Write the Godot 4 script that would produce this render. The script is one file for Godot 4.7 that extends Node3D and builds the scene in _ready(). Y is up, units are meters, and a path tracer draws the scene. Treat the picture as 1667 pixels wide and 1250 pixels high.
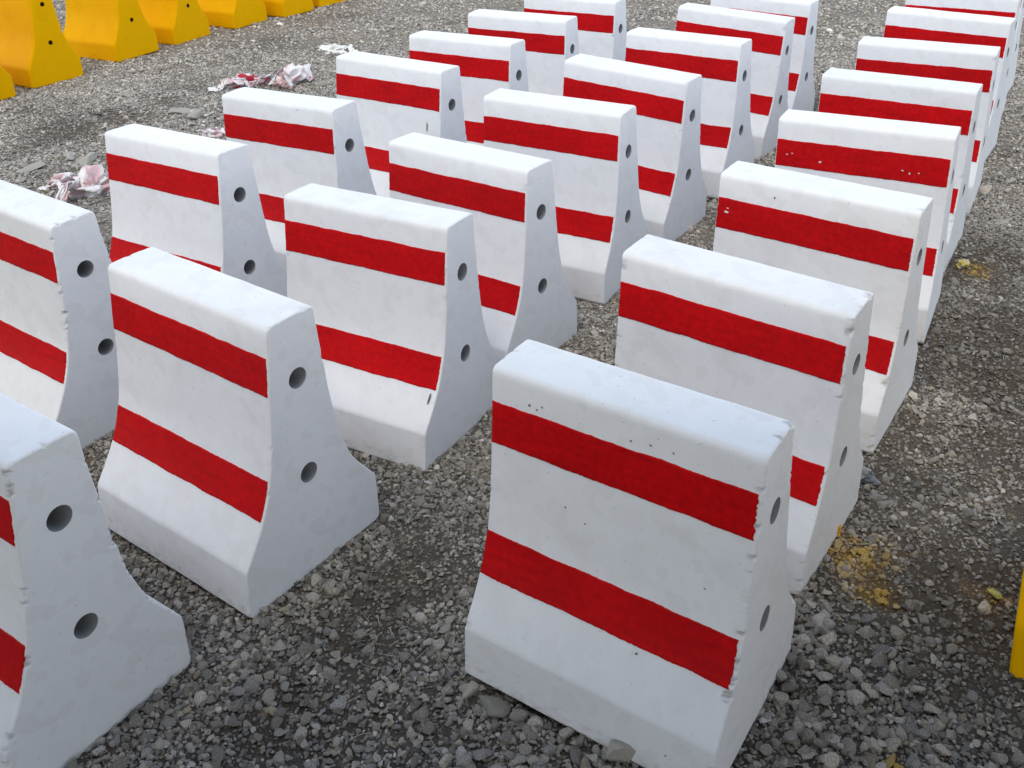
extends Node3D
# Rows of painted concrete traffic barriers standing on a gravel yard, seen from head height.

const LEN := 0.6145      # barrier length
const TALL := 0.745      # barrier height

var rng := RandomNumberGenerator.new()
var noise := FastNoiseLite.new()
var noise_fine := FastNoiseLite.new()
var taken := {}
var spots := []          # every barrier: x, z, yaw, height offset (for the lie of the ground)
var mats := {}

# ------------------------------------------------------------------ names and tags
func numbered(called: String) -> String:
	if not taken.has(called):
		taken[called] = 0
		return called
	taken[called] += 1
	return "%s_%03d" % [called, taken[called]]

func tag(o: Node, label := "", category := "", group := "", kind := "") -> void:
	if label: o.set_meta("label", label)
	if category: o.set_meta("category", category)
	if group: o.set_meta("group", group)
	if kind: o.set_meta("kind", kind)

func put(called: String, mesh: Mesh, m: Material, parent: Node = null) -> MeshInstance3D:
	var o := MeshInstance3D.new()
	o.mesh = mesh
	if m: o.material_override = m
	if parent == null:
		o.name = numbered(called)
		add_child(o, true)
	else:
		o.name = called
		parent.add_child(o, true)
	return o

# ------------------------------------------------------------------ mesh collecting
class Shape:
	var v := PackedVector3Array()
	var c := PackedColorArray()
	var i := PackedInt32Array()
	var colored := false
	func add(p: Vector3, col := Color(1, 1, 1)) -> int:
		v.append(p)
		c.append(col)
		return v.size() - 1
	func tri(a: int, b: int, d: int) -> void:
		i.append(a); i.append(b); i.append(d)
	func quad(a: int, b: int, d: int, e: int) -> void:   # a b d e round the face, clockwise from outside
		tri(a, b, d); tri(a, d, e)
	func mesh() -> ArrayMesh:
		var n := PackedVector3Array()
		n.resize(v.size())
		for k in range(0, i.size(), 3):
			var f := (v[i[k + 2]] - v[i[k]]).cross(v[i[k + 1]] - v[i[k]])
			n[i[k]] += f; n[i[k + 1]] += f; n[i[k + 2]] += f
		for k in n.size():
			n[k] = n[k].normalized() if n[k].length_squared() > 1e-20 else Vector3.UP
		var a := []
		a.resize(Mesh.ARRAY_MAX)
		a[Mesh.ARRAY_VERTEX] = v
		a[Mesh.ARRAY_NORMAL] = n
		if colored: a[Mesh.ARRAY_COLOR] = c
		a[Mesh.ARRAY_INDEX] = i
		var m := ArrayMesh.new()
		m.add_surface_from_arrays(Mesh.PRIMITIVE_TRIANGLES, a)
		return m
	func flat() -> Shape:      # every triangle gets corners of its own
		var s := Shape.new()
		s.colored = colored
		for k in i.size():
			s.add(v[i[k]], c[i[k]])
			s.i.append(k)
		return s

# ------------------------------------------------------------------ textures
func srgb(r: float, g: float, b: float) -> Color:
	return Color(r, g, b).linear_to_srgb()

func noise_image(side: int, kind: int, freq: float, octaves: int, s: int, cell := FastNoiseLite.RETURN_DISTANCE) -> Image:
	var n := FastNoiseLite.new()
	n.seed = s
	n.noise_type = kind
	n.frequency = freq
	n.fractal_octaves = octaves
	n.fractal_type = FastNoiseLite.FRACTAL_FBM if octaves > 1 else FastNoiseLite.FRACTAL_NONE
	n.cellular_return_type = cell
	return n.get_seamless_image(side, side, false, false, 0.12)

func paint_textures() -> void:
	# white paint on cast concrete: faint cloudiness, brush wear and small bug holes
	var side := 1024
	var cloud := noise_image(side, FastNoiseLite.TYPE_SIMPLEX_SMOOTH, 0.004, 4, 11)
	var grit := noise_image(side, FastNoiseLite.TYPE_SIMPLEX_SMOOTH, 0.12, 3, 12)
	var streak := noise_image(side, FastNoiseLite.TYPE_SIMPLEX_SMOOTH, 0.02, 4, 13)
	var im := Image.create(side, side, false, Image.FORMAT_RGB8)
	var hi := Image.create(side, side, false, Image.FORMAT_L8)
	var r := RandomNumberGenerator.new()
	r.seed = 5
	var pits := PackedFloat32Array()
	pits.resize(side * side)
	for k in 300:
		var cx := r.randi_range(0, side - 1)
		var cy := r.randi_range(0, side - 1)
		if streak.get_pixel(cx, cy).r < 0.47: continue
		var rad := r.randf_range(0.7, 1.6) if r.randf() < 0.9 else r.randf_range(1.6, 2.6)
		var b := int(ceil(rad + 1))
		for dy in range(-b, b + 1):
			for dx in range(-b, b + 1):
				var d := Vector2(dx, dy * r.randf_range(0.8, 1.2)).length()
				var q := clampf(rad + 0.5 - d, 0, 1)
				var at := posmod(cy + dy, side) * side + posmod(cx + dx, side)
				pits[at] = maxf(pits[at], q)
	for y in side:
		for x in side:
			var cl := cloud.get_pixel(x, y).r
			var gr := grit.get_pixel(x, y).r
			var st := streak.get_pixel(x, y).r
			var v := 0.95 + (cl - 0.5) * 0.03 + (gr - 0.5) * 0.012
			var dirt := clampf((cl - 0.60) * 0.25, 0, 0.03)
			var p := pits[y * side + x]
			var col := Color(v - dirt * 0.9, v - dirt, v - dirt * 1.1)
			col = col.lerp(Color(0.34, 0.34, 0.35), p * 0.85)
			im.set_pixel(x, y, col)
			hi.set_pixel(x, y, Color.from_hsv(0, 0, clampf(0.5 + (cl - 0.5) * 0.2 + (gr - 0.5) * 0.05 - p * 0.4, 0, 1)))
	mats.white_map = ImageTexture.create_from_image(im)
	var nm := hi.duplicate() as Image
	nm.convert(Image.FORMAT_RGBA8)
	nm.bump_map_to_normal_map(5.0)
	mats.white_bump = ImageTexture.create_from_image(nm)
	# red paint: thin brushed coats
	var rim := Image.create(512, 512, false, Image.FORMAT_RGB8)
	var br := noise_image(512, FastNoiseLite.TYPE_SIMPLEX_SMOOTH, 0.03, 4, 21)
	var br2 := noise_image(512, FastNoiseLite.TYPE_SIMPLEX_SMOOTH, 0.15, 2, 22)
	var specks := noise_image(512, FastNoiseLite.TYPE_CELLULAR, 0.05, 1, 23)
	for y in 512:
		for x in 512:
			var a := br.get_pixel(x, y).r
			var b := br2.get_pixel(x, y).r
			var v := 0.9 + (a - 0.5) * 0.16 + (b - 0.5) * 0.08
			var col := Color(v, v, v)
			rim.set_pixel(x, y, col)
	mats.red_map = ImageTexture.create_from_image(rim)
	# gravelly soil
	var gs := 1024
	var c1 := noise_image(gs, FastNoiseLite.TYPE_CELLULAR, 0.035, 1, 31, FastNoiseLite.RETURN_DISTANCE2_SUB)
	var c1v := noise_image(gs, FastNoiseLite.TYPE_CELLULAR, 0.035, 1, 31, FastNoiseLite.RETURN_CELL_VALUE)
	var c2 := noise_image(gs, FastNoiseLite.TYPE_CELLULAR, 0.09, 1, 32, FastNoiseLite.RETURN_DISTANCE2_SUB)
	var c2v := noise_image(gs, FastNoiseLite.TYPE_CELLULAR, 0.09, 1, 32, FastNoiseLite.RETURN_CELL_VALUE)
	var sm := noise_image(gs, FastNoiseLite.TYPE_SIMPLEX_SMOOTH, 0.01, 4, 33)
	var gim := Image.create(gs, gs, false, Image.FORMAT_RGB8)
	var ghi := Image.create(gs, gs, false, Image.FORMAT_L8)
	for y in gs:
		for x in gs:
			var s := sm.get_pixel(x, y).r
			var e1 := clampf(c1.get_pixel(x, y).r * 2.0 - 0.3, 0, 1)
			var e2 := clampf(c2.get_pixel(x, y).r * 2.0 - 0.3, 0, 1)
			var w := smoothstep(0.42, 0.6, s)
			var v1 := 0.72 + (c1v.get_pixel(x, y).r - 0.5) * 0.4
			var v2 := 0.68 + (c2v.get_pixel(x, y).r - 0.5) * 0.4
			var v := lerpf(lerpf(0.45, v2, e2), lerpf(0.45, v1, e1), w)
			gim.set_pixel(x, y, Color(v * 1.02, v * 0.97, v * 0.91))
			var hh := lerpf(0.25 + e2 * 0.35, 0.2 + e1 * 0.7, w)
			ghi.set_pixel(x, y, Color(hh, hh, hh))
	mats.soil_map = ImageTexture.create_from_image(gim)
	mats.soil_high = ImageTexture.create_from_image(ghi)
	var gn := ghi.duplicate() as Image
	gn.convert(Image.FORMAT_RGBA8)
	gn.bump_map_to_normal_map(6.0)
	mats.soil_bump = ImageTexture.create_from_image(gn)
	# stone faces
	var stim := Image.create(256, 256, false, Image.FORMAT_RGB8)
	var s1 := noise_image(256, FastNoiseLite.TYPE_SIMPLEX_SMOOTH, 0.03, 4, 41)
	for y in 256:
		for x in 256:
			var v := 0.86 + (s1.get_pixel(x, y).r - 0.5) * 0.5
			stim.set_pixel(x, y, Color(v, v, v))
	mats.stone_map = ImageTexture.create_from_image(stim)

func triplanar(albedo: Color, map: Texture2D, scale: float, rough: float) -> StandardMaterial3D:
	var m := StandardMaterial3D.new()
	m.albedo_color = albedo
	m.albedo_texture = map
	m.roughness = rough
	m.uv1_triplanar = true
	m.uv1_scale = Vector3.ONE * scale
	return m

func white_paint(offset: Vector3, tint: float) -> StandardMaterial3D:
	var m := triplanar(srgb(0.865 * tint, 0.868 * tint, 0.876 * tint), mats.white_map, 2.1, 0.62)
	m.uv1_offset = offset
	m.normal_enabled = true
	m.normal_texture = mats.white_bump
	m.normal_scale = 0.12
	m.vertex_color_use_as_albedo = true
	return m

# ------------------------------------------------------------------ the lie of the ground
func ground_height(x: float, z: float) -> float:
	var fade := clampf(1.0 - (Vector2(x, z + 5).length() - 12.0) / 10.0, 0.0, 1.0)
	var y := (noise.get_noise_2d(x * 55.0, z * 55.0) * 0.014 + noise.get_noise_2d(x * 240.0 + 500, z * 240.0) * 0.006) * fade
	var total := 0.0
	var lift := 0.0
	for s in spots:
		var d := Vector2(x - s[1], z - s[2]).length_squared()
		if d < 0.7:
			var g := exp(-d / 0.09)
			total += g
			lift += g * s[4]
	if total > 0.001:
		var k := clampf(total * 1.4, 0, 1)
		y = lerpf(y, lift / total + y * 0.35, k)
	# scraped hollows beside the nearest barrier
	y -= 0.035 * exp(-(pow((x - 0.46) / 0.10, 2) + pow((z + 1.37) / 0.06, 2)))
	y -= 0.028 * exp(-(pow((x - 0.02) / 0.10, 2) + pow((z + 1.60) / 0.05, 2)))
	return y

func far_paleness(x: float, z: float) -> float:     # ground and stone tone, paler towards the far side, with patchy variation
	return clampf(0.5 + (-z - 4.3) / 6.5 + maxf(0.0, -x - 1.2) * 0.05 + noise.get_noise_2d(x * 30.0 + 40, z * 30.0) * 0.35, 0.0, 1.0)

func damp(x: float, z: float) -> float:      # bare, damp brown earth where the stones are worn away
	var n := noise.get_noise_2d(x * 45.0 + 210.0, z * 45.0) * 0.9 + noise_fine.get_noise_2d(x * 260.0, z * 260.0 + 50.0) * 0.5
	var a := 0.0
	for p in [[1.66, -3.05, 1.7, 0.52], [1.95, -6.05, 0.7, 0.35], [-2.75, -6.1, 0.9, 0.35], [-0.5, -1.75, 0.45, 0.16], [3.3, -5.6, 0.9, 0.3]]:
		var d := Vector2(x - p[0], z - p[1])
		var along := d.x * 0.49 - d.y * 0.87
		var across := d.x * 0.87 + d.y * 0.49
		a = maxf(a, 1.25 - pow(along / p[2], 2) - pow(across / p[3], 2))
	return clampf(a + n - 0.25, 0.0, 1.0)

func stain(x: float, z: float) -> float:      # yellow paint spilt on the stones
	var n := noise_fine.get_noise_2d(x * 900.0, z * 900.0)
	var a := 0.0
	for p in [[0.82, -2.04, 0.09], [0.83, -1.90, 0.06], [1.83, -3.70, 0.08], [1.12, -1.88, 0.035], [0.72, -1.43, 0.03], [0.78, -2.13, 0.05]]:
		a = maxf(a, exp(-Vector2(x - p[0], z - p[1]).length_squared() / (p[2] * p[2])) )
	return clampf(a * 1.5 + n * 1.0 - 0.45, 0.0, 1.0)

# ------------------------------------------------------------------ the barrier
# half outline, v up from the ground and w out from the middle
func half_outline(toe: float, soft: float, back: bool) -> PackedVector2Array:   # (w, v) from the ground to the top middle
	var kw := (0.2205 if back else 0.2175) * (1.0 + toe)
	var bw := (0.2225 if back else 0.227) * (1.0 + toe)
	var kv := 0.149 if back else 0.140
	var keys := [Vector2(kw, kv), Vector2(0.155 * (1 + toe * 0.4), 0.248), Vector2(0.1195 * (1 + toe * 0.15), 0.343), Vector2(0.1005, 0.45), Vector2(0.0879, 0.565), Vector2(0.078, 0.6655), Vector2(0.0725, TALL)]
	var pts := PackedVector2Array()
	pts.append(Vector2(bw - 0.016, 0.0))
	pts.append(Vector2(bw - 0.006, 0.005))
	pts.append(Vector2(bw, 0.014))
	for k in 8:
		pts.append(Vector2(bw, 0.014).lerp(Vector2(kw, kv - soft), float(k + 1) / 8.0))
	# the toe's edge, rounded, then the concave face (a Catmull-Rom run through the keys)
	var face := PackedVector2Array()
	for k in keys.size() - 1:
		var p0: Vector2 = keys[k - 1] if k > 0 else keys[0] * 2.0 - keys[1] + Vector2(0.008, -0.004)
		var p1: Vector2 = keys[k]
		var p2: Vector2 = keys[k + 1]
		var p3: Vector2 = keys[k + 2] if k + 2 < keys.size() else p2 * 2.0 - p1
		for j in 12:
			face.append(p1.cubic_interpolate(p2, p0, p3, j / 12.0))
	face.append(keys[-1])
	# drop the first stretch for the rounding
	var a := Vector2(kw, kv - soft)
	var first := 0
	while face[first].distance_to(keys[0]) < soft: first += 1
	var b := face[first]
	for k in range(1, 4):
		var t := k / 4.0
		pts.append(a.lerp(keys[0], t).lerp((keys[0] as Vector2).lerp(b, t), t))
	for k in range(first, face.size()):
		if face[k].y < TALL - 0.015: pts.append(face[k])
	# rounded shoulder
	var sh := pts[-1]
	var corner := Vector2(0.0722, TALL)
	var end := Vector2(0.0722 - 0.017, TALL)
	for k in range(1, 7):
		var t := k / 6.0
		pts.append(sh.lerp(corner, t).lerp(corner.lerp(end, t), t))
	pts.append(Vector2(0.03, TALL + 0.0006))
	pts.append(Vector2(0.012, TALL + 0.001))
	pts.append(Vector2(0.0, TALL + 0.001))
	return pts

func refine(pts: PackedVector2Array, step: float) -> PackedVector2Array:
	var out := PackedVector2Array()
	for k in pts.size() - 1:
		var n := maxi(1, int(ceil(pts[k].distance_to(pts[k + 1]) / step)))
		for j in n: out.append(pts[k].lerp(pts[k + 1], float(j) / n))
	out.append(pts[-1])
	return out

func bump_at(u: float, v: float, w: float, seed_at: float) -> float:
	return noise.get_noise_3d(u * 260.0 + seed_at * 97.0, v * 260.0, w * 260.0 + seed_at * 31.0) * 0.0012

# Ragged: how chipped the edges are (right end, left end)
func barrier(called: String, o: Dictionary) -> Node3D:
	var base := Node3D.new()
	base.name = numbered(called)
	add_child(base, true)
	var s: float = o.size
	var length: float = LEN * (1.0 + o.stretch)
	var sd: float = o.seed
	var r := RandomNumberGenerator.new()
	r.seed = int(sd * 1000) + 7
	var front := refine(half_outline(o.toe, o.soft, false), o.step)
	var back := refine(half_outline(o.toe, o.soft, true), o.step)
	var ring := PackedVector2Array()           # (w, v) from the front foot over the top to the back foot
	for p in front: ring.append(p)
	var top := ring.size() - 1
	for k in range(back.size() - 2, -1, -1): ring.append(Vector2(-back[k].x, back[k].y))
	var n := ring.size()
	var out := PackedVector2Array()            # outward directions
	for k in n:
		var d := (ring[mini(k + 1, n - 1)] - ring[maxi(k - 1, 0)])
		out.append(Vector2(d.y, -d.x).normalized())
	var st := Shape.new()
	st.colored = true
	# stations along the length; the ends are worn edges
	var us := [0.0, 0.3, 1.0]
	var cols: int = o.cols
	var rings := []
	var wear := [[], []]
	for e in 2:
		var ragged: float = o.ragged[e]
		for k in n:
			var p := ring[k]
			var q := noise_fine.get_noise_3d(p.x * 5600.0, p.y * 5600.0, sd * 50.0 + e * 300.0)
			var q2 := noise_fine.get_noise_3d(p.x * 900.0, p.y * 900.0, sd * 50.0 + e * 700.0 + 90.0)
			var q3 := noise_fine.get_noise_3d(p.x * 260.0, p.y * 260.0, sd * 50.0 + e * 500.0 + 40.0)
			var c: float = o.edge + absf(q) * 0.0032 * ragged * clampf(0.35 + q3 * 2.2, 0.1, 1.2) + maxf(0, q2 - 0.2) * 0.026 * ragged
			wear[e].append(c)
	var stations := []
	# [position along, inset share, end]
	stations.append([-1, 0.0, 1.0]); stations.append([-1, 0.32, 0.32]); stations.append([-1, 1.0, 0.0]); stations.append([-1, 2.2, 0.0])
	for k in range(1, cols): stations.append([0, float(k) / cols, 0.0])
	stations.append([1, 2.2, 0.0]); stations.append([1, 1.0, 0.0]); stations.append([1, 0.32, 0.32]); stations.append([1, 0.0, 1.0])
	var first := []
	for a in stations:
		first.append(st.v.size())
		for k in n:
			var c: float = 0.0
			var u: float
			if a[0] == 0:
				u = (a[1] - 0.5) * (length - 0.07)
			else:
				c = wear[0 if a[0] > 0 else 1][k]
				u = a[0] * (length / 2.0 - c * a[1])
				if a[1] > 2: u = a[0] * (length / 2.0 - 0.022)
			var p: Vector2 = ring[k] - out[k] * c * a[2]
			var keep_shape := 1.0 if a[0] == 0 or a[1] >= 1.0 else 0.4
			p += out[k] * bump_at(u, ring[k].y, ring[k].x, sd) * keep_shape * o.rough
			var chip := clampf((c - o.edge - 0.0016) / 0.004, 0, 1) if a[0] != 0 and a[1] < 1.5 and a[2] < 0.9 else 0.0
			var col := Color(1, 1, 1).lerp(Color(0.42, 0.41, 0.40), chip * r.randf_range(0.0, 0.95))
			# scuffs, and mud splashed up from the ground
			var scuff := smoothstep(0.18, 0.5, noise_fine.get_noise_3d(u * 200.0 + sd * 61.0, p.y * 260.0, p.x * 200.0 + sd * 23.0))
			col *= Color(1, 1, 1).lerp(Color(0.968, 0.967, 0.966), scuff)
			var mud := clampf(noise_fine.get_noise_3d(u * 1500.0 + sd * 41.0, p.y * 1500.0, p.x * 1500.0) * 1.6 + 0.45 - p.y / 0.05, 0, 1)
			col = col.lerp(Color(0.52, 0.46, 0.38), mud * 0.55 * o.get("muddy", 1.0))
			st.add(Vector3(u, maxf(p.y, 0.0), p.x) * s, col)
	for j in first.size() - 1:
		for k in n - 1:
			var a: int = first[j] + k
			var b: int = first[j + 1] + k
			st.quad(a, a + 1, b + 1, b)
	# underside
	for j in first.size() - 1:
		var a: int = first[j]
		var b: int = first[j + 1]
		st.quad(a + n - 1, a, b, b + n - 1)
	# end faces: each half is an outline with a notch for each bore
	for e in [-1, 1]:
		var at: int = first[-1] if e > 0 else first[0]
		for half in 2:
			var poly := PackedVector2Array()
			var lo := 0 if half == 0 else top
			var hi := top if half == 0 else n - 1
			for k in range(lo, hi + 1): poly.append(Vector2(st.v[at + k].z, st.v[at + k].y))
			# now along the middle line, past the bores
			var stops := []
			for hv in o.bores: stops.append(hv * s)
			stops.sort()
			if half == 0: stops.reverse()      # front half comes down from the top, back half goes up
			var rad: float = o.bore_radius * s
			if half == 1: poly.append(Vector2(0, poly[-1].y))
			for hv in stops:
				for j in 13:
					var ang := PI * j / 12.0
					poly.append(Vector2(sin(ang), cos(ang)) * rad + Vector2(0, hv) if half == 0 else Vector2(-sin(ang), -cos(ang)) * rad + Vector2(0, hv))
			if half == 0: poly.append(Vector2(0, poly[0].y))
			var t := Geometry2D.triangulate_polygon(poly)
			var u: float = e * length / 2.0 * s
			var start := st.v.size()
			for p in poly: st.add(Vector3(u, p.y, p.x))
			for k in range(0, t.size(), 3):
				var A := poly[t[k]]
				var B := poly[t[k + 1]]
				var C := poly[t[k + 2]]
				var turn := (B - A).cross(C - A)
				if (turn > 0) == (e > 0): st.tri(start + t[k], start + t[k + 1], start + t[k + 2])
				else: st.tri(start + t[k], start + t[k + 2], start + t[k + 1])
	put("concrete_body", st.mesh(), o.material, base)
	# bores for the linking rods, right through
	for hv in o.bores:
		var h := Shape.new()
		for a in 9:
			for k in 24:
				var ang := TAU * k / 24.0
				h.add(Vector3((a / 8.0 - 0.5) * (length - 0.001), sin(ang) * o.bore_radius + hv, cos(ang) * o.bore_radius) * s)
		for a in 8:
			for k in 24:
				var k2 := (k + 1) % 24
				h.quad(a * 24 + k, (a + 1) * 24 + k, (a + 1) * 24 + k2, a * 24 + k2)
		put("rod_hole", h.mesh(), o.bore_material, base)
	# painted bands
	for band in o.bands:
		put("red_stripe", stripe(front, band, length, o, sd), mats.red[int(sd) % mats.red.size()], base)
	for p in o.get("specks", []):
		put("paint_speck", speck(front, p, length, o, sd), mats.speck_dark if p[4] else mats.speck_white, base)
	base.transform = Transform3D(o.basis, o.at)
	return base

func speck(front: PackedVector2Array, p: Array, length: float, o: Dictionary, sd: float) -> ArrayMesh:   # along (0-1), height, half width, half height, dark
	var sh := Shape.new()
	var ring := 14
	for k in ring + 1:
		var ang := TAU * k / ring
		var far := 0.0 if k == ring else 0.75 + 0.5 * absf(sin(k * 12.9898 + p[1] * 700.0))
		var u: float = (p[0] - 0.5) * length + cos(ang) * p[2] * far
		var v: float = p[1] + sin(ang) * p[3] * far
		var q := outline_at(front, v)
		var d := outline_at(front, v + 0.004) - outline_at(front, v - 0.004)
		q += Vector2(d.y, -d.x).normalized() * (bump_at(u, v, q.x, sd) * o.rough + (0.0026 if k == ring else 0.0019))
		sh.add(Vector3(u, q.y, q.x))
	for k in ring: sh.tri(ring, (k + 1) % ring, k)
	return sh.mesh()

func stripe(front: PackedVector2Array, band: Array, length: float, o: Dictionary, sd: float) -> ArrayMesh:
	var rows := 20
	var cols := 110
	var sh := Shape.new()
	sh.colored = true
	# a run of the outline between the band's two heights
	var run := PackedVector2Array()
	for k in rows + 1:
		var v: float = lerpf(band[0], band[1], float(k) / rows)
		run.append(outline_at(front, v))
	var lift := 0.0014
	var l0: float = -length / 2.0 + 0.002 + band[2]
	var l1: float = length / 2.0 - o.edge - 0.0035 - o.ragged[0] * 0.0018
	for j in cols + 1:
		for k in rows + 1:
			var t := float(j) / cols
			var v := lerpf(band[0], band[1], float(k) / rows)
			var edge := 0.0
			if k == 0 or k == rows:
				edge = noise_fine.get_noise_2d(t * 4200.0 + sd * 77.0, k * 50.0 + band[0] * 900.0) * 0.0011 + noise_fine.get_noise_2d(t * 170.0 + sd * 77.0, k * 50.0 + band[0] * 900.0) * 0.0022
				v += edge
			var sag: float = band[3] * (t - 0.5)
			v += sag
			var p := outline_at(front, v)
			var d := outline_at(front, v + 0.004) - outline_at(front, v - 0.004)
			var nn := Vector2(d.y, -d.x).normalized()
			var u := lerpf(l0, l1, t)
			if j == cols: u += noise_fine.get_noise_2d(v * 4600.0, sd * 40.0) * 0.0024 * (0.35 + o.ragged[0])
			if j == 0: u += absf(noise_fine.get_noise_2d(v * 5200.0, sd * 40.0 + 200)) * 0.002
			p += nn * (bump_at(u, v, p.x, sd) * o.rough + lift)
			var coat := 0.86 + noise_fine.get_noise_2d(u * 160.0 + sd * 53.0, v * 2600.0) * 0.10 + noise_fine.get_noise_2d(u * 120.0 + sd * 19.0, v * 150.0) * 0.10
			sh.add(Vector3(u, p.y, p.x) * o.size, Color(coat, coat, coat).clamp())
	for j in cols:
		for k in rows:
			var a := j * (rows + 1) + k
			var b := a + rows + 1
			sh.quad(a, a + 1, b + 1, b)
	# the coat's own edge, down to the concrete
	var rim := []
	for j in cols + 1: rim.append(j * (rows + 1))
	for k in range(1, rows + 1): rim.append(cols * (rows + 1) + k)
	for j in range(cols - 1, -1, -1): rim.append(j * (rows + 1) + rows)
	for k in range(rows - 1, 0, -1): rim.append(k)
	var low := []
	for q in rim:
		var p := sh.v[q]
		low.append(sh.add(p + Vector3(0, 0, -0.003), sh.c[q]))
	for k in rim.size():
		var k2 := (k + 1) % rim.size()
		sh.quad(rim[k], rim[k2], low[k2], low[k])
	return sh.mesh()

func outline_at(front: PackedVector2Array, v: float) -> Vector2:
	for k in front.size() - 1:
		if front[k + 1].y >= v and front[k + 1].y > front[k].y:
			return front[k].lerp(front[k + 1], clampf((v - front[k].y) / (front[k + 1].y - front[k].y), 0, 1))
	return front[-1]

func leaning(yaw: float, tx: float, tz: float) -> Basis:
	var x := Vector3(cos(yaw), tz, -sin(yaw)).normalized()
	var z := Vector3(sin(yaw), -tx, cos(yaw))
	z = (z - x * z.dot(x)).normalized()
	return Basis(x, z.cross(x), z)

# ------------------------------------------------------------------ stones
func stone_mesh(s: int, squash: float) -> ArrayMesh:
	var r := RandomNumberGenerator.new()
	r.seed = s
	var v := []
	var t := (1.0 + sqrt(5.0)) / 2.0
	for p in [[-1, t, 0], [1, t, 0], [-1, -t, 0], [1, -t, 0], [0, -1, t], [0, 1, t], [0, -1, -t], [0, 1, -t], [t, 0, -1], [t, 0, 1], [-t, 0, -1], [-t, 0, 1]]:
		v.append(Vector3(p[0], p[1], p[2]).normalized())
	var f := [[0, 11, 5], [0, 5, 1], [0, 1, 7], [0, 7, 10], [0, 10, 11], [1, 5, 9], [5, 11, 4], [11, 10, 2], [10, 7, 6], [7, 1, 8], [3, 9, 4], [3, 4, 2], [3, 2, 6], [3, 6, 8], [3, 8, 9], [4, 9, 5], [2, 4, 11], [6, 2, 10], [8, 6, 7], [9, 8, 1]]
	var g := []
	var mids := {}
	for a in f:
		var m := []
		for k in 3:
			var i0: int = mini(a[k], a[(k + 1) % 3])
			var i1: int = maxi(a[k], a[(k + 1) % 3])
			var key := i0 * 100 + i1
			if not mids.has(key):
				mids[key] = v.size()
				v.append(((v[i0] + v[i1]) * 0.5).normalized())
			m.append(mids[key])
		g.append([a[0], m[0], m[2]]); g.append([a[1], m[1], m[0]]); g.append([a[2], m[2], m[1]]); g.append([m[0], m[1], m[2]])
	var cuts := []
	for k in 8:
		cuts.append([Vector3(r.randf_range(-1, 1), r.randf_range(-1, 1), r.randf_range(-1, 1)).normalized(), r.randf_range(0.36, 0.72)])
	var stretch := Vector3(r.randf_range(0.85, 1.3), squash, r.randf_range(0.7, 1.0))
	var sh := Shape.new()
	for p in v:
		var q: Vector3 = p
		for c in cuts:
			var d: float = q.dot(c[0]) - c[1]
			if d > 0: q -= c[0] * d
		q += Vector3(r.randf_range(-1, 1), r.randf_range(-1, 1), r.randf_range(-1, 1)) * 0.03
		sh.add(q * stretch)
	for a in g: sh.tri(a[0], a[2], a[1])
	return sh.flat().mesh()

func under_barrier(x: float, z: float) -> bool:
	for s in spots:
		var d := Vector2(x - s[1], z - s[2])
		if d.length_squared() < 0.2:
			var u := d.x * cos(s[3]) - d.y * sin(s[3])
			var w := d.x * sin(s[3]) + d.y * cos(s[3])
			if absf(u) < LEN / 2 - 0.01 and absf(w) < 0.21: return true
	return false

func seen_from_here(x: float, z: float) -> bool:      # ground the picture, or a step aside, could show
	if z > -1.15 or z < -13.0: return false
	return absf(x) < 1.1 + 0.62 * (-z)

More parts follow.
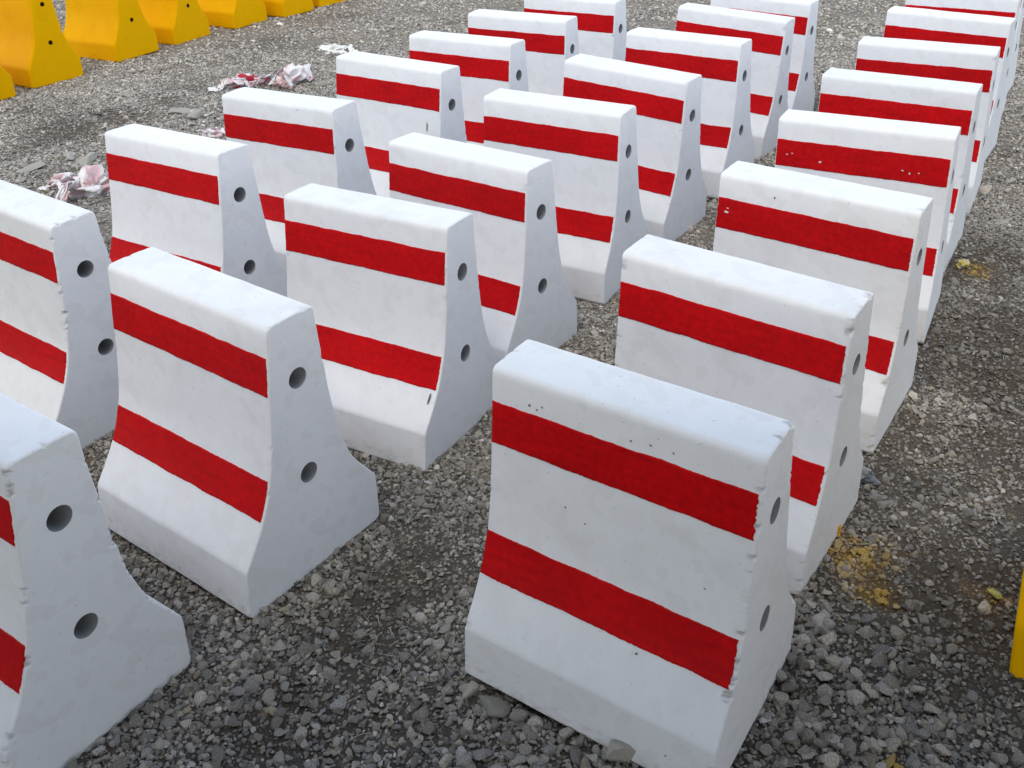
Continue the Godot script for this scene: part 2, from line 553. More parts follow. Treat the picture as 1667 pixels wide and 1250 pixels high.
func _ready() -> void:
	rng.seed = 42
	noise.seed = 3
	noise.noise_type = FastNoiseLite.TYPE_SIMPLEX_SMOOTH
	noise.frequency = 0.03
	noise.fractal_octaves = 2
	noise_fine.seed = 8
	noise_fine.noise_type = FastNoiseLite.TYPE_SIMPLEX_SMOOTH
	noise_fine.frequency = 0.03
	noise_fine.fractal_octaves = 2

	# camera, sky, sun, exposure
	var cam := Camera3D.new()
	cam.name = "camera"
	var f := 1614.156
	var pitch := 0.4187347
	var roll := -0.0227553
	var fwd := Vector3(0, -sin(pitch), -cos(pitch))
	var right0 := Vector3.RIGHT
	var up0 := Vector3(0, cos(pitch), -sin(pitch))
	var right := right0 * cos(roll) + up0 * sin(roll)
	var up := up0 * cos(roll) - right0 * sin(roll)
	cam.transform = Transform3D(Basis(right, up, -fwd), Vector3(0, 1.8484435, 0))
	cam.projection = Camera3D.PROJECTION_FRUSTUM
	cam.near = 0.05
	cam.far = 2000.0
	cam.size = cam.near * 1250.0 / f
	cam.frustum_offset = Vector2(-36.6, -238.08) / f * cam.near
	add_child(cam)
	cam.current = true

	var sky_mat := ProceduralSkyMaterial.new()
	sky_mat.sky_top_color = Color(0.47, 0.56, 0.67)
	sky_mat.sky_horizon_color = Color(0.97, 0.97, 0.96)
	sky_mat.sky_curve = 0.25
	sky_mat.ground_bottom_color = Color(0.35, 0.34, 0.32)
	sky_mat.ground_horizon_color = Color(0.6, 0.6, 0.58)
	sky_mat.sun_angle_max = 1.0
	var env := Environment.new()
	env.background_mode = Environment.BG_SKY
	var sky := Sky.new()
	sky.sky_material = sky_mat
	env.sky = sky
	env.tonemap_mode = Environment.TONE_MAPPER_LINEAR
	env.tonemap_exposure = 2.78
	env.sdfgi_enabled = true
	env.ssao_enabled = true
	env.ssil_enabled = true
	var we := WorldEnvironment.new()
	we.name = "world_environment"
	we.environment = env
	add_child(we)
	var sun := DirectionalLight3D.new()
	sun.name = "sun"
	sun.light_energy = 0.2
	sun.light_color = Color(1.0, 0.97, 0.92)
	sun.light_angular_distance = 26.0
	sun.shadow_enabled = true
	sun.look_at_from_position(Vector3(-1.2, 6.5, 2.5), Vector3.ZERO)
	add_child(sun)

	paint_textures()
	var reds := []
	for k in 3:
		var m := triplanar(srgb(0.68 + k * 0.03, 0.005, 0.008), mats.red_map, 2.6, 0.5)
		m.vertex_color_use_as_albedo = true
		m.uv1_offset = Vector3(k * 0.31, k * 0.17, k * 0.53)
		m.metallic_specular = 0.2
		reds.append(m)
	mats.red = reds
	mats.speck_white = triplanar(srgb(0.8, 0.79, 0.77), mats.red_map, 4.0, 0.7)
	mats.speck_dark = triplanar(srgb(0.14, 0.135, 0.13), mats.red_map, 4.0, 0.8)
	var specks := {
		"R3": [[0.055, 0.622, 0.006, 0.004, false], [0.06, 0.635, 0.003, 0.002, false], [0.30, 0.70, 0.003, 0.003, true]],
		"R4": [[0.07, 0.612, 0.003, 0.002, false], [0.10, 0.618, 0.0025, 0.002, false], [0.27, 0.598, 0.005, 0.003, false], [0.74, 0.605, 0.004, 0.002, false], [0.78, 0.597, 0.003, 0.003, false], [0.83, 0.602, 0.003, 0.002, false]],
		"L4": [[0.88, 0.485, 0.0035, 0.017, true]],
		"L3": [[0.70, 0.725, 0.002, 0.003, true]],
		"M2": [[0.965, 0.225, 0.004, 0.012, true]],
		"R1": [[0.40, 0.455, 0.0018, 0.0018, true], [0.32, 0.475, 0.002, 0.002, true], [0.66, 0.235, 0.0025, 0.002, true], [0.83, 0.075, 0.002, 0.002, true], [0.16, 0.685, 0.0025, 0.003, true], [0.21, 0.69, 0.002, 0.002, true], [0.19, 0.68, 0.002, 0.002, true], [0.55, 0.685, 0.002, 0.002, true], [0.62, 0.69, 0.0025, 0.002, true], [0.70, 0.69, 0.002, 0.002, true], [0.85, 0.42, 0.0018, 0.0015, true]],
	}
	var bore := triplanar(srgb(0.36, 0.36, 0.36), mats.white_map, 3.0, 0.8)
	var yellow := triplanar(srgb(0.88, 0.455, 0.001), mats.white_map, 0.7, 0.42)
	yellow.metallic_specular = 0.12
	yellow.vertex_color_use_as_albedo = true
	var rust := triplanar(srgb(0.10, 0.03, 0.012), mats.red_map, 3.0, 0.8)

	# x, z, yaw, height, lean x, lean z, stretch, toe, ragged right, ragged left, label
	var white_rows := [
		["R1", 0.1996, -1.702, -0.5847, 0.007, 0.0106, -0.0037, -0.0087, 0.03, 1.5, 0.5, "white barrier at the very front of the right-hand row, chipped down its right edge"],
		["R2", 0.5203, -2.252, -0.6157, 0.0089, 0.0261, -0.0172, 0, -0.013, 0.9, 0.4, "second white barrier from the front in the right-hand row, beside the yellow scrap"],
		["R3", 0.8817, -2.832, -0.5973, 0.0036, 0.0033, -0.0109, 0.002, 0.03, 0.6, 0.3, "third white barrier from the front in the right-hand row, white nick in its stripe"],
		["R4", 1.235, -3.459, -0.4967, -0.0054, -0.0026, 0.0138, 0.0065, 0, 0.4, 0.4, "fourth white barrier in the right-hand row, white specks on its upper red stripe"],
		["R5", 1.549, -4.043, -0.5459, -0.005, 0.0029, 0.0027, 0.0089, 0, 0.4, 0.3, "fifth white barrier from the front in the right-hand row"],
		["R6", 1.898, -4.658, -0.5138, -0.0058, 0.0201, 0.0073, 0.0053, 0, 0.4, 0.3, "sixth white barrier from the front in the right-hand row"],
		["R7", 2.22, -5.261, -0.5901, 0.0079, -0.0034, -0.0133, 0.0119, 0, 0.3, 0.3, "seventh white barrier from the front in the right-hand row, near the top right corner"],
		["R8", 2.551, -5.878, -0.5367, 0.0, 0.0, 0.0, 0, 0, 0.3, 0.3, "eighth white barrier in the right-hand row, cut off by the picture's upper edge"],
		["R9", 2.885, -6.50, -0.56, 0.0, 0.0, 0.0, 0, 0, 0.3, 0.3, "last white barrier of the right-hand row, a sliver showing at the top right corner"],
		["M1", -0.8308, -2.214, -0.6133, 0.0163, -0.0064, -0.0133, -0.0145, 0.038, 0.35, 0.3, "white barrier at the front of the middle row, whole end with two holes in view"],
		["M2", -0.4954, -2.809, -0.4954, -0.0273, -0.032, 0.0015, -0.0067, 0.1, 0.3, 0.3, "second white barrier in the middle row, a pale sheen on its lower red stripe"],
		["M3", -0.2258, -3.265, -0.6257, -0.0146, -0.0183, 0.0125, 0.0046, -0.005, 0.3, 0.3, "third white barrier in the middle row, just left of the front barrier's top"],
		["M4", 0.1136, -3.817, -0.5156, 0.0026, 0.0173, 0.0016, -0.0067, 0, 0.3, 0.3, "fourth white barrier from the front in the middle row"],
		["M5", 0.4365, -4.337, -0.6061, 0.0037, 0.0242, -0.0341, 0, 0, 0.3, 0.3, "fifth white barrier in the middle row, tipped a little down to the right"],
		["M6", 0.7837, -4.881, -0.5781, 0.0097, -0.0009, 0.002, -0.0044, 0, 0.3, 0.3, "sixth white barrier from the front in the middle row"],
		["M7", 1.094, -5.463, -0.5498, 0.0066, -0.0128, -0.0499, 0.0124, 0, 0.3, 0.3, "seventh white barrier in the middle row, leaning visibly down to its right end"],
		["M8", 1.38, -5.948, -0.5831, -0.0055, -0.0093, -0.0209, 0, 0, 0.3, 0.3, "rearmost white barrier of the middle row, cut off by the picture's upper edge"],
		["L0", -1.205, -1.726, -0.5917, 0.0013, -0.0152, -0.0045, 0.0006, -0.02, 1.1, 0.4, "white barrier in the bottom left corner, its left half outside the picture"],
		["L1", -1.604, -2.911, -0.6101, -0.0045, 0.0344, -0.0049, 0, 0, 0.7, 0.3, "white barrier second from the front in the left-hand row, cut off by the left edge"],
		["L2", -1.29, -3.393, -0.5654, 0.0087, -0.038, 0.0236, -0.0056, 0, 0.3, 0.3, "white barrier in the left-hand row, right beside the crumpled pink sack"],
		["L3", -0.9816, -3.974, -0.5369, -0.0052, 0.0198, 0.0248, -0.0052, 0, 0.3, 0.3, "white barrier in the left-hand row in front of the red and white torn sack"],
		["L4", -0.6344, -4.537, -0.5498, -0.0027, -0.0196, -0.0073, 0.002, 0, 0.3, 0.3, "fourth white barrier from the rear in the left-hand row, below the white plastic scrap"],
		["L5", -0.3211, -5.014, -0.5218, -0.0051, -0.0081, 0.0111, -0.005, 0, 0.3, 0.3, "third white barrier from the rear in the left-hand row"],
		["L6", -0.0358, -5.545, -0.4767, -0.0011, 0.0132, 0.0034, -0.0018, 0, 0.3, 0.3, "second white barrier from the rear in the left-hand row, turned squarer to the camera"],
		["L7", 0.2738, -6.031, -0.5239, 0.0011, -0.0014, 0.0034, 0.0033, 0, 0.5, 0.3, "rearmost white barrier of the left-hand row, touching the picture's upper edge"],
	]
	var yellow_row := [
		["Y0", -3.979, -6.767, -0.5572, 0.0, 0.0, 0.0, 0, 0, "yellow barrier at the left edge, only its bottom corner in the picture"],
		["Y1", -3.716, -7.309, -0.5716, -0.0011, -0.0061, 0.0062, 0, -0.04, "second yellow barrier from the left, both dark rod holes in view"],
		["Y2", -3.406, -8.033, -0.4868, 0.0037, 0.0157, 0.0091, 0, -0.012, "third yellow barrier from the left, standing clear with its whole toe in view"],
		["Y3", -3.153, -8.603, -0.4462, 0.0001, 0.007, -0.0027, 0, -0.019, "fourth yellow barrier from the left, a small dark hole just below the picture's top"],
		["Y4", -2.793, -9.199, -0.4967, 0.0012, -0.0005, -0.0002, 0, -0.022, "fifth yellow barrier from the left, only its toe and foot in the picture"],
		["Y5", -2.454, -9.668, -0.5176, -0.0012, -0.0101, -0.0009, 0, -0.034, "sixth yellow barrier from the left, only the foot showing"],
		["Y6", -2.197, -10.121, -0.5111, -0.0015, -0.0078, -0.0007, 0, -0.031, "farthest yellow barrier, a thin strip of its foot at the picture's top edge"],
		["YR", 1.43, -1.6771, -0.5466, 0.004, -0.0416, 0.0735, 0, 0, "yellow barrier at the right edge of the picture, only its left foot in view"],
	]
	for b in white_rows: spots.append(b)
	for b in yellow_row: spots.append(b)

	build_ground()

	var k := 0
	for b in white_rows:
		k += 1
		var o := {
			"at": Vector3(b[1], b[4] - 0.001, b[2]), "basis": leaning(b[3], b[5], b[6]), "stretch": b[7], "toe": b[8], "ragged": [b[9], b[10]], "edge": 0.0035, "soft": 0.006, "size": 1.0, "rough": 1.0, "step": 0.0045 if b[2] > -3.0 else 0.008, "cols": 44 if b[2] > -3.0 else 18,
			"seed": float(k), "bores": [0.3002, 0.5767], "bore_radius": 0.0275, "bore_material": bore,
			"material": white_paint(Vector3(k * 0.37, k * 0.61, k * 0.83), rng.randf_range(0.97, 1.03)),
			"specks": specks.get(b[0], []),
			"bands": [[0.5651, 0.6655, 0.0, rng.randf_range(-0.003, 0.003)], [0.2479, 0.3429, 0.0, rng.randf_range(-0.003, 0.003)]],
		}
		var n := barrier("concrete_barrier", o)
		tag(n, b[11], "barrier", "white barriers with red stripes standing in rows")
	for b in yellow_row:
		k += 1
		var o := {
			"at": Vector3(b[1], b[4] - 0.001, b[2]), "basis": leaning(b[3], b[5], b[6]), "stretch": b[7], "toe": b[8], "ragged": [0.15, 0.15], "edge": 0.009, "soft": 0.016, "size": 0.9885, "rough": 0.8, "step": 0.01, "cols": 14,
			"seed": float(k), "bores": [0.3002, 0.5767], "bore_radius": 0.017, "bore_material": rust, "material": yellow, "bands": [],
		}
		var n := barrier("yellow_barrier", o)
		tag(n, b[9], "barrier", "plain yellow barriers at the yard's sides")
	build_added_shade()
	build_litter()
	build_gravel()

func build_ground() -> void:
	var xs := [-400.0, -120.0, -45.0, -20.0, -13.0]
	var x := -10.0
	while x < 10.01:
		xs.append(x)
		x += 0.06 if absf(x) < 4.5 else 0.12
	xs.append_array([13.0, 20.0, 45.0, 120.0, 400.0])
	var zs := [-400.0, -120.0, -50.0, -25.0, -18.0]
	var z := -14.0
	while z < 1.0:
		zs.append(z)
		z += 0.05 if z > -6.0 else 0.1
	zs.append_array([3.0, 8.0, 20.0, 60.0, 400.0])
	var sh := Shape.new()
	sh.colored = true
	for zz in zs:
		for xx in xs:
			var t := noise.get_noise_2d(xx * 22.0 + 90, zz * 22.0)
			var c := Color(1, 1, 1) * (1.0 + t * 0.35)
			c = c.lerp(Color(0.90, 0.84, 0.76) * (1.0 + t * 0.2), clampf(noise.get_noise_2d(xx * 35.0, zz * 35.0 + 300) * 1.5 + 0.1, 0, 1))
			c *= lerpf(0.33, 0.90, far_paleness(xx, zz))
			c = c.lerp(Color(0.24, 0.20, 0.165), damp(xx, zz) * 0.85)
			if absf(xx) < 5 and zz > -9: c = c.lerp(Color(0.75, 0.48, 0.06), stain(xx, zz) * 0.6)
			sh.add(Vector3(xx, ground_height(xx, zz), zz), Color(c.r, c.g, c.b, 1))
	var w := xs.size()
	for j in zs.size() - 1:
		for i in w - 1:
			var a := j * w + i
			sh.quad(a, a + 1, a + w + 1, a + w)
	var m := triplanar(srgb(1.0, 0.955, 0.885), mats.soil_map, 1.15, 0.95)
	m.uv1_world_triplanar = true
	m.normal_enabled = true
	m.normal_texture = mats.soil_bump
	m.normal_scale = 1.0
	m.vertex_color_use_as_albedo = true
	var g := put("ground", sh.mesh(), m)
	tag(g, "bare grey soil and grit of the yard under the barriers", "ground", "", "structure")

func build_gravel() -> void:
	var holder := Node3D.new()
	holder.name = numbered("gravel")
	add_child(holder, true)
	tag(holder, "loose grey crushed stone scattered all over the yard", "gravel", "", "stuff")
	var m := triplanar(Color(1, 1, 1), mats.stone_map, 0.6, 0.9)
	m.vertex_color_use_as_albedo = true
	var kinds := 7
	var lists := []
	for q in kinds: lists.append([])
	# [size least, size most, per square metre, nearest z, farthest z]
	for layer in [[0.004, 0.009, 13000.0, -1.15, -5.0], [0.007, 0.013, 3300.0, -1.15, -8.0], [0.006, 0.010, 4200.0, -5.0, -7.5], [0.012, 0.024, 420.0, -1.15, -11.5], [0.011, 0.021, 700.0, -1.15, -3.4], [0.028, 0.048, 6.0, -4.0, -11.0], [0.009, 0.017, 900.0, -5.0, -11.5], [0.020, 0.032, 26.0, -1.15, -11.5]]:
		var z0: float = layer[4]
		var z1: float = layer[3]
		var half := 1.1 + 0.62 * -z0
		var count := int((z1 - z0) * half * 2.0 * layer[2])
		for q in count:
			var x := rng.randf_range(-half, half)
			var z := rng.randf_range(z0, z1)
			var size := lerpf(layer[0], layer[1], pow(rng.randf(), 1.6))
			var tone := rng.randf()
			if not seen_from_here(x, z): continue
			var patch := noise.get_noise_2d(x * 40.0 + 700, z * 40.0)
			var coarse := exp(-(pow((x - 0.66) / 0.22, 2) + pow((z + 1.66) / 0.34, 2))) + exp(-(pow((x - 0.05) / 0.5, 2) + pow((z + 1.45) / 0.16, 2))) * 0.6
			if layer[0] > 0.009 and layer[0] < 0.019:
				if rng.randf() > 0.6 + patch * 1.1 + coarse * 1.5: continue
				size *= 1.0 + coarse * 0.3
			elif layer[0] >= 0.019:
				if rng.randf() > 0.35 + patch * 1.2 + coarse * 4.0: continue
			elif rng.randf() > 0.86 + patch * 0.5: continue
			var wet := damp(x, z)
			if rng.randf() < wet * 0.62: continue
			if under_barrier(x, z): continue
			lists[rng.randi_range(0, kinds - 1)].append([x, z, size, tone])
	for q in kinds:
		var mm := MultiMesh.new()
		mm.transform_format = MultiMesh.TRANSFORM_3D
		mm.use_colors = true
		mm.mesh = stone_mesh(100 + q, [0.62, 0.75, 0.5, 0.85, 0.7, 0.42, 0.65][q])
		mm.instance_count = lists[q].size()
		for i in lists[q].size():
			var a: Array = lists[q][i]
			var turn := Basis.from_euler(Vector3(rng.randf_range(-0.5, 0.5), rng.randf() * TAU, rng.randf_range(-0.5, 0.5)))
			var y := ground_height(a[0], a[1]) if a[2] > 0.009 or a[1] > -4 else 0.0
			mm.set_instance_transform(i, Transform3D(turn.scaled(Vector3.ONE * a[2]), Vector3(a[0], y + a[2] * rng.randf_range(0.05, 0.4), a[1])))
			var v := 0.175 + pow(a[3], 1.5) * 0.26 + (0.14 if a[3] > 0.985 else 0.0)
			v *= lerpf(1.08, 1.9, far_paleness(a[0], a[1]))
			v *= 1.0 - 0.38 * damp(a[0], a[1])
			var warm := rng.randf()
			var c := Color(v * (1.04 + warm * 0.05), v * 0.97, v * (0.895 - warm * 0.11))
			if a[1] > -8:
				c = c.lerp(Color(0.60, 0.36, 0.03), stain(a[0], a[1]) * 0.7)
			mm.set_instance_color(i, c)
		var mi := MultiMeshInstance3D.new()
		mi.name = "crushed_stone"
		mi.multimesh = mm
		mi.material_override = m
		mi.set_meta("kind", "stuff")
		holder.add_child(mi, true)

# a crumpled scrap: a flattened bag creased by ridged noise
func crumple(size: Vector3, seed_at: float, crease: float, colors: Array, share: float) -> ArrayMesh:
	var sh := Shape.new()
	sh.colored = true
	var nu := 56
	var nv := 30
	for j in nv + 1:
		for i in nu:
			var th := PI * j / nv
			var ph := TAU * i / nu
			var d := Vector3(sin(th) * cos(ph), cos(th), sin(th) * sin(ph))
			var q := d * 100.0
			var rid := 1.0 - absf(noise_fine.get_noise_3d(q.x * 0.22 + seed_at * 91.0, q.y * 0.3, q.z * 0.22)) * 2.4
			var rid2 := 1.0 - absf(noise_fine.get_noise_3d(q.x * 0.6 + seed_at * 31.0, q.y * 0.9 + 70.0, q.z * 0.6)) * 2.4
			var big := noise_fine.get_noise_3d(q.x * 0.12 + seed_at * 17.0, q.y * 0.12 + 200.0, q.z * 0.12)
			var rr := 0.78 + big * 0.8 + (rid - 0.5) * 0.24 * crease + (rid2 - 0.5) * 0.08 * crease
			var p := d * rr * size
			p.y = maxf(p.y, -size.y * 0.25)
			var t := noise_fine.get_noise_3d(q.x * 0.25 + 400.0 + seed_at * 13.0, q.y * 0.25, q.z * 0.25) * 1.6 + 0.5
			var c: Color = colors[0]
			if t < share: c = colors[1]
			if colors.size() > 2 and t > 0.86: c = colors[2]
			sh.add(p, c)
	for j in nv:
		for i in nu:
			var i2 := (i + 1) % nu
			var p := j * nu + i
			var p2 := j * nu + i2
			sh.quad(p, p2, p2 + nu, p + nu)
	return sh.mesh()

# a torn flap of the same cloth, rising and folding back on itself
func flap(length: float, width: float, rise: float, seed_at: float, colors: Array) -> ArrayMesh:
	var sh := Shape.new()
	sh.colored = true
	var nu := 30
	var nv := 10
	for i in nu + 1:
		var t := float(i) / nu
		for j in nv + 1:
			var q := float(j) / nv - 0.5
			var f1 := noise_fine.get_noise_2d(t * 110.0 + seed_at * 77.0, q * 60.0)
			var f2 := noise_fine.get_noise_2d(t * 260.0 + seed_at * 37.0, q * 200.0 + 90.0)
			var wide := width * (0.7 + 0.5 * noise_fine.get_noise_2d(t * 90.0, seed_at * 60.0 + (50.0 if q > 0 else 0.0)) * 2.0)
			var p := Vector3((t - 0.5) * length + f2 * 0.02, rise * sin(PI * minf(1.0, t * 1.25)) + f1 * width * 0.8 + f2 * width * 0.35, q * wide + f1 * width * 0.7)
			p.y = maxf(p.y, 0.0)
			var c: Color = colors[1] if noise_fine.get_noise_2d(t * 70.0 + seed_at * 9.0, q * 50.0 + 30.0) > 0.12 else colors[0]
			sh.add(p, c)
	for i in nu:
		for j in nv:
			var a := i * (nv + 1) + j
			sh.quad(a, a + 1, a + nv + 2, a + nv + 1)
	return sh.mesh()

func place(o: Node3D, x: float, z: float, up := 0.0, turn := 0.0, tip := Vector2.ZERO) -> Node3D:
	o.position = Vector3(x, ground_height(x, z) + up, z)
	o.rotation = Vector3(tip.x, turn, tip.y)
	return o

func build_litter() -> void:
	var cloth := StandardMaterial3D.new()
	cloth.vertex_color_use_as_albedo = true
	cloth.roughness = 0.7
	var pale := Color(0.80, 0.76, 0.75)
	var pink := Color(0.66, 0.46, 0.46)
	var red := Color(0.48, 0.03, 0.05)
	# torn sacks and plastic on the gravel
	var sack_1 := place(put("torn_sack", crumple(Vector3(0.172, 0.115, 0.115), 1.0, 1.5, [pale, pink], 0.5), cloth), -2.30, -4.86, 0.03, 0.5)
	for e in 3:
		var fl := put("flap", flap(0.255, 0.062, 0.080, 1.0 + e * 3.7, [pale, pink]), cloth, sack_1)
		fl.position = Vector3((e - 1) * 0.112, -0.020, (0.5 - (e % 2)) * 0.090)
		fl.rotation.y = e * 1.9 + 1.0
	tag(sack_1, "crumpled pink sack lying between the left-edge barrier and the next one", "sack", "torn sacks on the gravel")
	var sack_2 := place(put("torn_sack", crumple(Vector3(0.103, 0.052, 0.069), 2.0, 1.5, [pale, pink], 0.45), cloth), -2.52, -4.98, 0.015, 1.0)
	for e in 3:
		var fl := put("flap", flap(0.153, 0.028, 0.036, 2.0 + e * 3.7, [pale, pink]), cloth, sack_2)
		fl.position = Vector3((e - 1) * 0.068, -0.009, (0.5 - (e % 2)) * 0.054)
		fl.rotation.y = e * 1.9 + 2.0
	tag(sack_2, "small pale flap of torn sack left of the crumpled pink sack", "sack", "torn sacks on the gravel")
	var sack_3 := place(put("torn_sack", crumple(Vector3(0.196, 0.086, 0.081), 3.0, 1.6, [pale, pink, red], 0.3), cloth), -2.02, -6.93, 0.02, 0.4)
	for e in 3:
		var fl := put("flap", flap(0.289, 0.046, 0.060, 3.0 + e * 3.7, [pale, pink]), cloth, sack_3)
		fl.position = Vector3((e - 1) * 0.128, -0.015, (0.5 - (e % 2)) * 0.063)
		fl.rotation.y = e * 1.9 + 3.0
	tag(sack_3, "white torn sack with a bright red patch behind the left-hand row", "sack", "torn sacks on the gravel")
	var sack_4 := place(put("torn_sack", crumple(Vector3(0.149, 0.115, 0.103), 4.5, 1.7, [pale, pink], 0.4), cloth), -1.73, -6.95, 0.03, 1.3)
	for e in 3:
		var fl := put("flap", flap(0.221, 0.062, 0.080, 4.0 + e * 3.7, [pale, pink]), cloth, sack_4)
		fl.position = Vector3((e - 1) * 0.098, -0.020, (0.5 - (e % 2)) * 0.081)
		fl.rotation.y = e * 1.9 + 4.0
	tag(sack_4, "rounded pinkish white sack bundle right of the red-patched sack", "sack", "torn sacks on the gravel")
	var sack_5 := place(put("torn_sack", crumple(Vector3(0.081, 0.057, 0.057), 6.0, 1.5, [pale, pink], 0.55), cloth), -1.93, -5.80, 0.015, 0.2)
	for e in 3:
		var fl := put("flap", flap(0.119, 0.031, 0.040, 5.0 + e * 3.7, [pale, pink]), cloth, sack_5)
		fl.position = Vector3((e - 1) * 0.053, -0.010, (0.5 - (e % 2)) * 0.045)
		fl.rotation.y = e * 1.9 + 5.0
	tag(sack_5, "scrap of pink sack peeping out left of the striped barrier's edge", "sack", "torn sacks on the gravel")
	var sack_6 := place(put("plastic_scrap", crumple(Vector3(0.149, 0.057, 0.081), 7.3, 1.6, [Color(0.82, 0.81, 0.76), Color(0.7, 0.69, 0.62)], 0.3), cloth), -1.57, -7.95, 0.012, 2.6)
	for e in 3:
		var fl := put("flap", flap(0.221, 0.031, 0.040, 6.0 + e * 3.7, [Color(0.82, 0.81, 0.76), Color(0.72, 0.71, 0.65)]), cloth, sack_6)
		fl.position = Vector3((e - 1) * 0.098, -0.010, (0.5 - (e % 2)) * 0.063)
		fl.rotation.y = e * 1.9 + 6.0
	tag(sack_6, "crumpled white plastic scrap alone on the gravel near the top", "plastic scrap")
	var film := StandardMaterial3D.new()
	film.vertex_color_use_as_albedo = true
	film.roughness = 0.45
	tag(place(put("plastic_film", crumple(Vector3(0.055, 0.03, 0.032), 8.2, 1.9, [Color(0.09, 0.095, 0.10), Color(0.25, 0.26, 0.26)], 0.45), film), 0.935, -2.36, 0.008, -0.6), "crumpled dark grey plastic film at the foot of the second barrier of the right-hand row", "plastic film")
	tag(place(put("yellow_scrap", crumple(Vector3(0.022, 0.026, 0.017), 9.1, 1.3, [Color(0.75, 0.33, 0.01), Color(0.66, 0.36, 0.03)], 0.4), cloth), 0.797, -2.125, 0.012, 0.3), "bright yellow scrap against the second barrier of the right-hand row", "scrap")
	tag(place(put("yellow_wrapper", crumple(Vector3(0.045, 0.02, 0.028), 10.4, 1.6, [Color(0.50, 0.40, 0.08), Color(0.42, 0.38, 0.25)], 0.5), cloth), 1.80, -3.74, 0.006, 0.9), "dull yellow crumpled wrapper on the stones right of the right-hand row", "wrapper")
	tag(place(put("dry_leaf", crumple(Vector3(0.013, 0.006, 0.022), 11.4, 1.0, [Color(0.42, 0.38, 0.06), Color(0.36, 0.36, 0.10)], 0.5), cloth), 1.126, -1.88, 0.014, 0.4), "yellow green leaf on the gravel near the right edge", "leaf")
	# lumps of broken concrete and dried mortar
	var rock := triplanar(srgb(0.31, 0.285, 0.25), mats.stone_map, 6.0, 0.92)
	var light_rock := triplanar(srgb(0.50, 0.465, 0.40), mats.stone_map, 6.0, 0.92)
	for d in [
		[0.165, -1.462, 0.056, 0.052, 201, light_rock, "pale lump of broken concrete wedged under the front barrier's long side"],
		[0.255, -1.400, 0.034, 0.030, 202, rock, "grey rubble lump right of the pale lump under the front barrier"],
		[0.085, -1.515, 0.024, 0.022, 203, rock, "brownish stone left of the pale lump under the front barrier"],
		[-0.170, -1.635, 0.030, 0.026, 204, light_rock, "pale knobbly stone at the front barrier's left foot"],
		[-0.118, -1.592, 0.036, 0.024, 205, rock, "flat grey stone tucked under the front barrier's left foot"],
		[0.712, -1.432, 0.022, 0.018, 206, triplanar(srgb(0.42, 0.30, 0.10), mats.stone_map, 6.0, 0.9), "yellow stained stone at the bottom edge right of the front barrier"],
		[-0.165, -1.745, 0.012, 0.010, 207, light_rock, "small white chip left of the front barrier"],
		[0.955, -2.27, 0.030, 0.022, 208, rock, "broken grey stone just in front of the dark plastic film"],
	]:
		var t := place(put("rubble_lump", stone_mesh(d[4], 0.8), d[5]), d[0], d[1], d[3] * 0.35, d[4] * 1.3)
		(t as MeshInstance3D).scale = Vector3(d[2], d[3], d[2] * 0.85)
		tag(t, d[6], "rubble", "loose rubble lumps in the foreground")
	for d in [
		[-2.80, -5.26, 0.10, 0.03, 301, "broad slab of dried mortar behind the barrier at the left edge"],
		[-2.53, -5.36, 0.13, 0.032, 302, "cracked mortar slab lying behind the crumpled pink sack"],
		[-2.36, -5.42, 0.09, 0.03, 303, "mortar slab nearest the left edge of the barrier beside the pink sack"],
		[-2.66, -5.42, 0.07, 0.02, 306, "thin mortar slab between the broad slab and the cracked slab"],
		[-2.32, -6.28, 0.12, 0.035, 304, "grey mortar slab on open gravel left of the third barrier of the left-hand row"],
		[-2.16, -6.16, 0.09, 0.04, 305, "thick mortar lump touching the third left-hand barrier's outline"],
		[-1.27, -6.62, 0.09, 0.035, 307, "mortar slab right of the white and red torn sacks"],
		[-1.46, -6.90, 0.07, 0.03, 308, "small mortar slab just beyond the rounded sack bundle"],
	]:
		var t := place(put("mortar_slab", stone_mesh(d[4], 0.7), light_rock), d[0], d[1], d[3] * 0.3, d[4] * 0.9)
		(t as MeshInstance3D).scale = Vector3(d[2], d[3] * 1.5, d[2] * 0.7)
		tag(t, d[5], "mortar slab", "slabs of dried mortar on the gravel")
	# bits of straw
	var sh := Shape.new()
	sh.colored = true
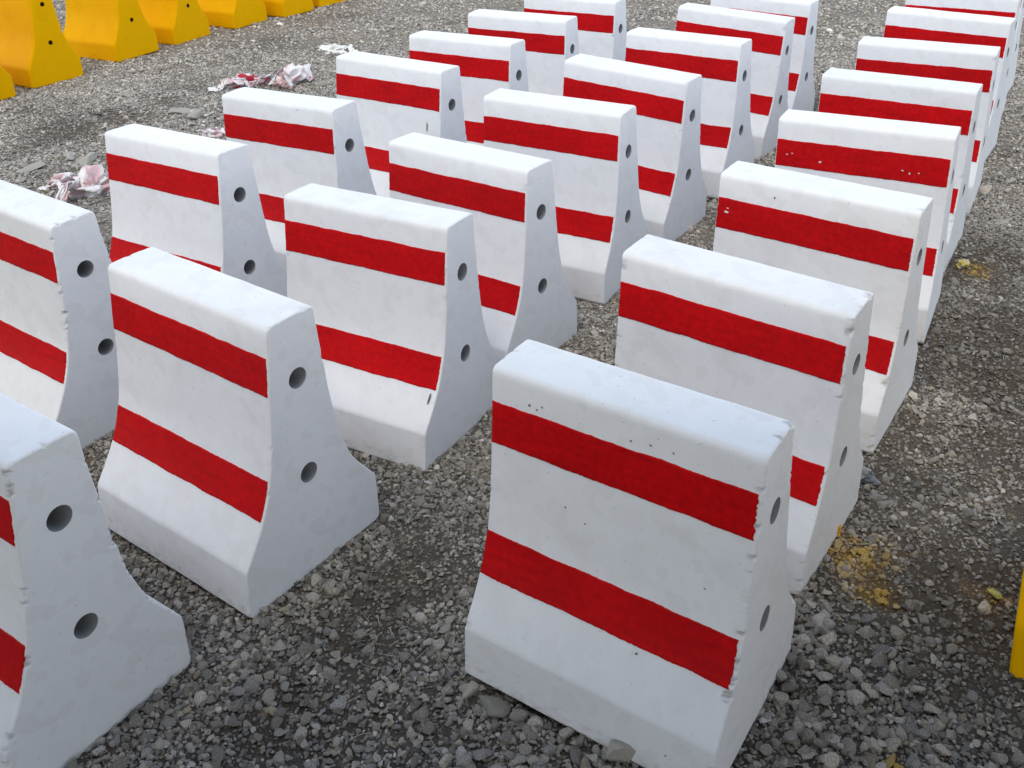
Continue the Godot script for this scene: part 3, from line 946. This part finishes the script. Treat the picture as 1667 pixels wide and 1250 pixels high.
	for q in 210:
		var x := rng.randf_range(-1.3, 2.2)
		var z := rng.randf_range(-4.2, -1.3)
		if q < 45:
			x = rng.randfn(-0.26, 0.09)
			z = rng.randfn(-1.74, 0.09)
		if under_barrier(x, z): continue
		var l := rng.randf_range(0.018, 0.055)
		var a := rng.randf() * TAU
		var bend := rng.randf_range(-0.5, 0.5)
		var rise := rng.randf_range(-0.08, 0.25)
		var rad := rng.randf_range(0.0005, 0.0010)
		var tone := rng.randf_range(0.5, 1.0)
		var col := Color(0.55, 0.50, 0.40) * tone
		col.a = 1.0
		var p := Vector3(x, ground_height(x, z) + 0.009, z)
		var prev := -1
		for j in 5:
			var dir := Vector3(cos(a + bend * j * 0.5), rise, sin(a + bend * j * 0.5)).normalized()
			var side := dir.cross(Vector3.UP).normalized()
			var over := side.cross(dir)
			var at := sh.v.size()
			for k in 4:
				var ang := TAU * k / 4.0
				sh.add(p + (side * cos(ang) + over * sin(ang)) * rad * (1.0 - j * 0.12), col)
			if prev >= 0:
				for k in 4:
					var k2 := (k + 1) % 4
					sh.quad(prev + k, prev + k2, at + k2, at + k)
			prev = at
			p += dir * l / 4.0
	tag(put("straw_bits", sh.mesh(), cloth), "short dry straw stalks strewn over the near gravel", "straw", "", "stuff")

func build_added_shade() -> void:      # unseen canopy, added only to shade the near end of the yard
	var blocker := Node3D.new()
	blocker.name = numbered("added_shade_canopy")
	add_child(blocker, true)
	tag(blocker, "unseen canopy added behind and above the camera to shade the near barriers", "shade_blocker")
	var m := triplanar(srgb(0.20, 0.21, 0.22), mats.red_map, 0.4, 0.6)
	var rear := BoxMesh.new()
	rear.size = Vector3(30.0, 1.0, 0.2)
	put("added_rear_wall", rear, m, blocker).position = Vector3(0, 0.45, 6.0)
	var added_roof := BoxMesh.new()
	added_roof.size = Vector3(30.6, 0.1, 6.7)
	var r := put("added_roof", added_roof, m, blocker)
	r.position = Vector3(0, 3.4, 2.40)
	r.rotation.x = -0.2
	for k in 6:
		var added_post := CylinderMesh.new()
		added_post.top_radius = 0.06
		added_post.bottom_radius = 0.06
		added_post.height = 3.15
		added_post.radial_segments = 16
		put("added_post", added_post, m, blocker).position = Vector3(-15.0 + k * 6.0, 1.5, 0.3)
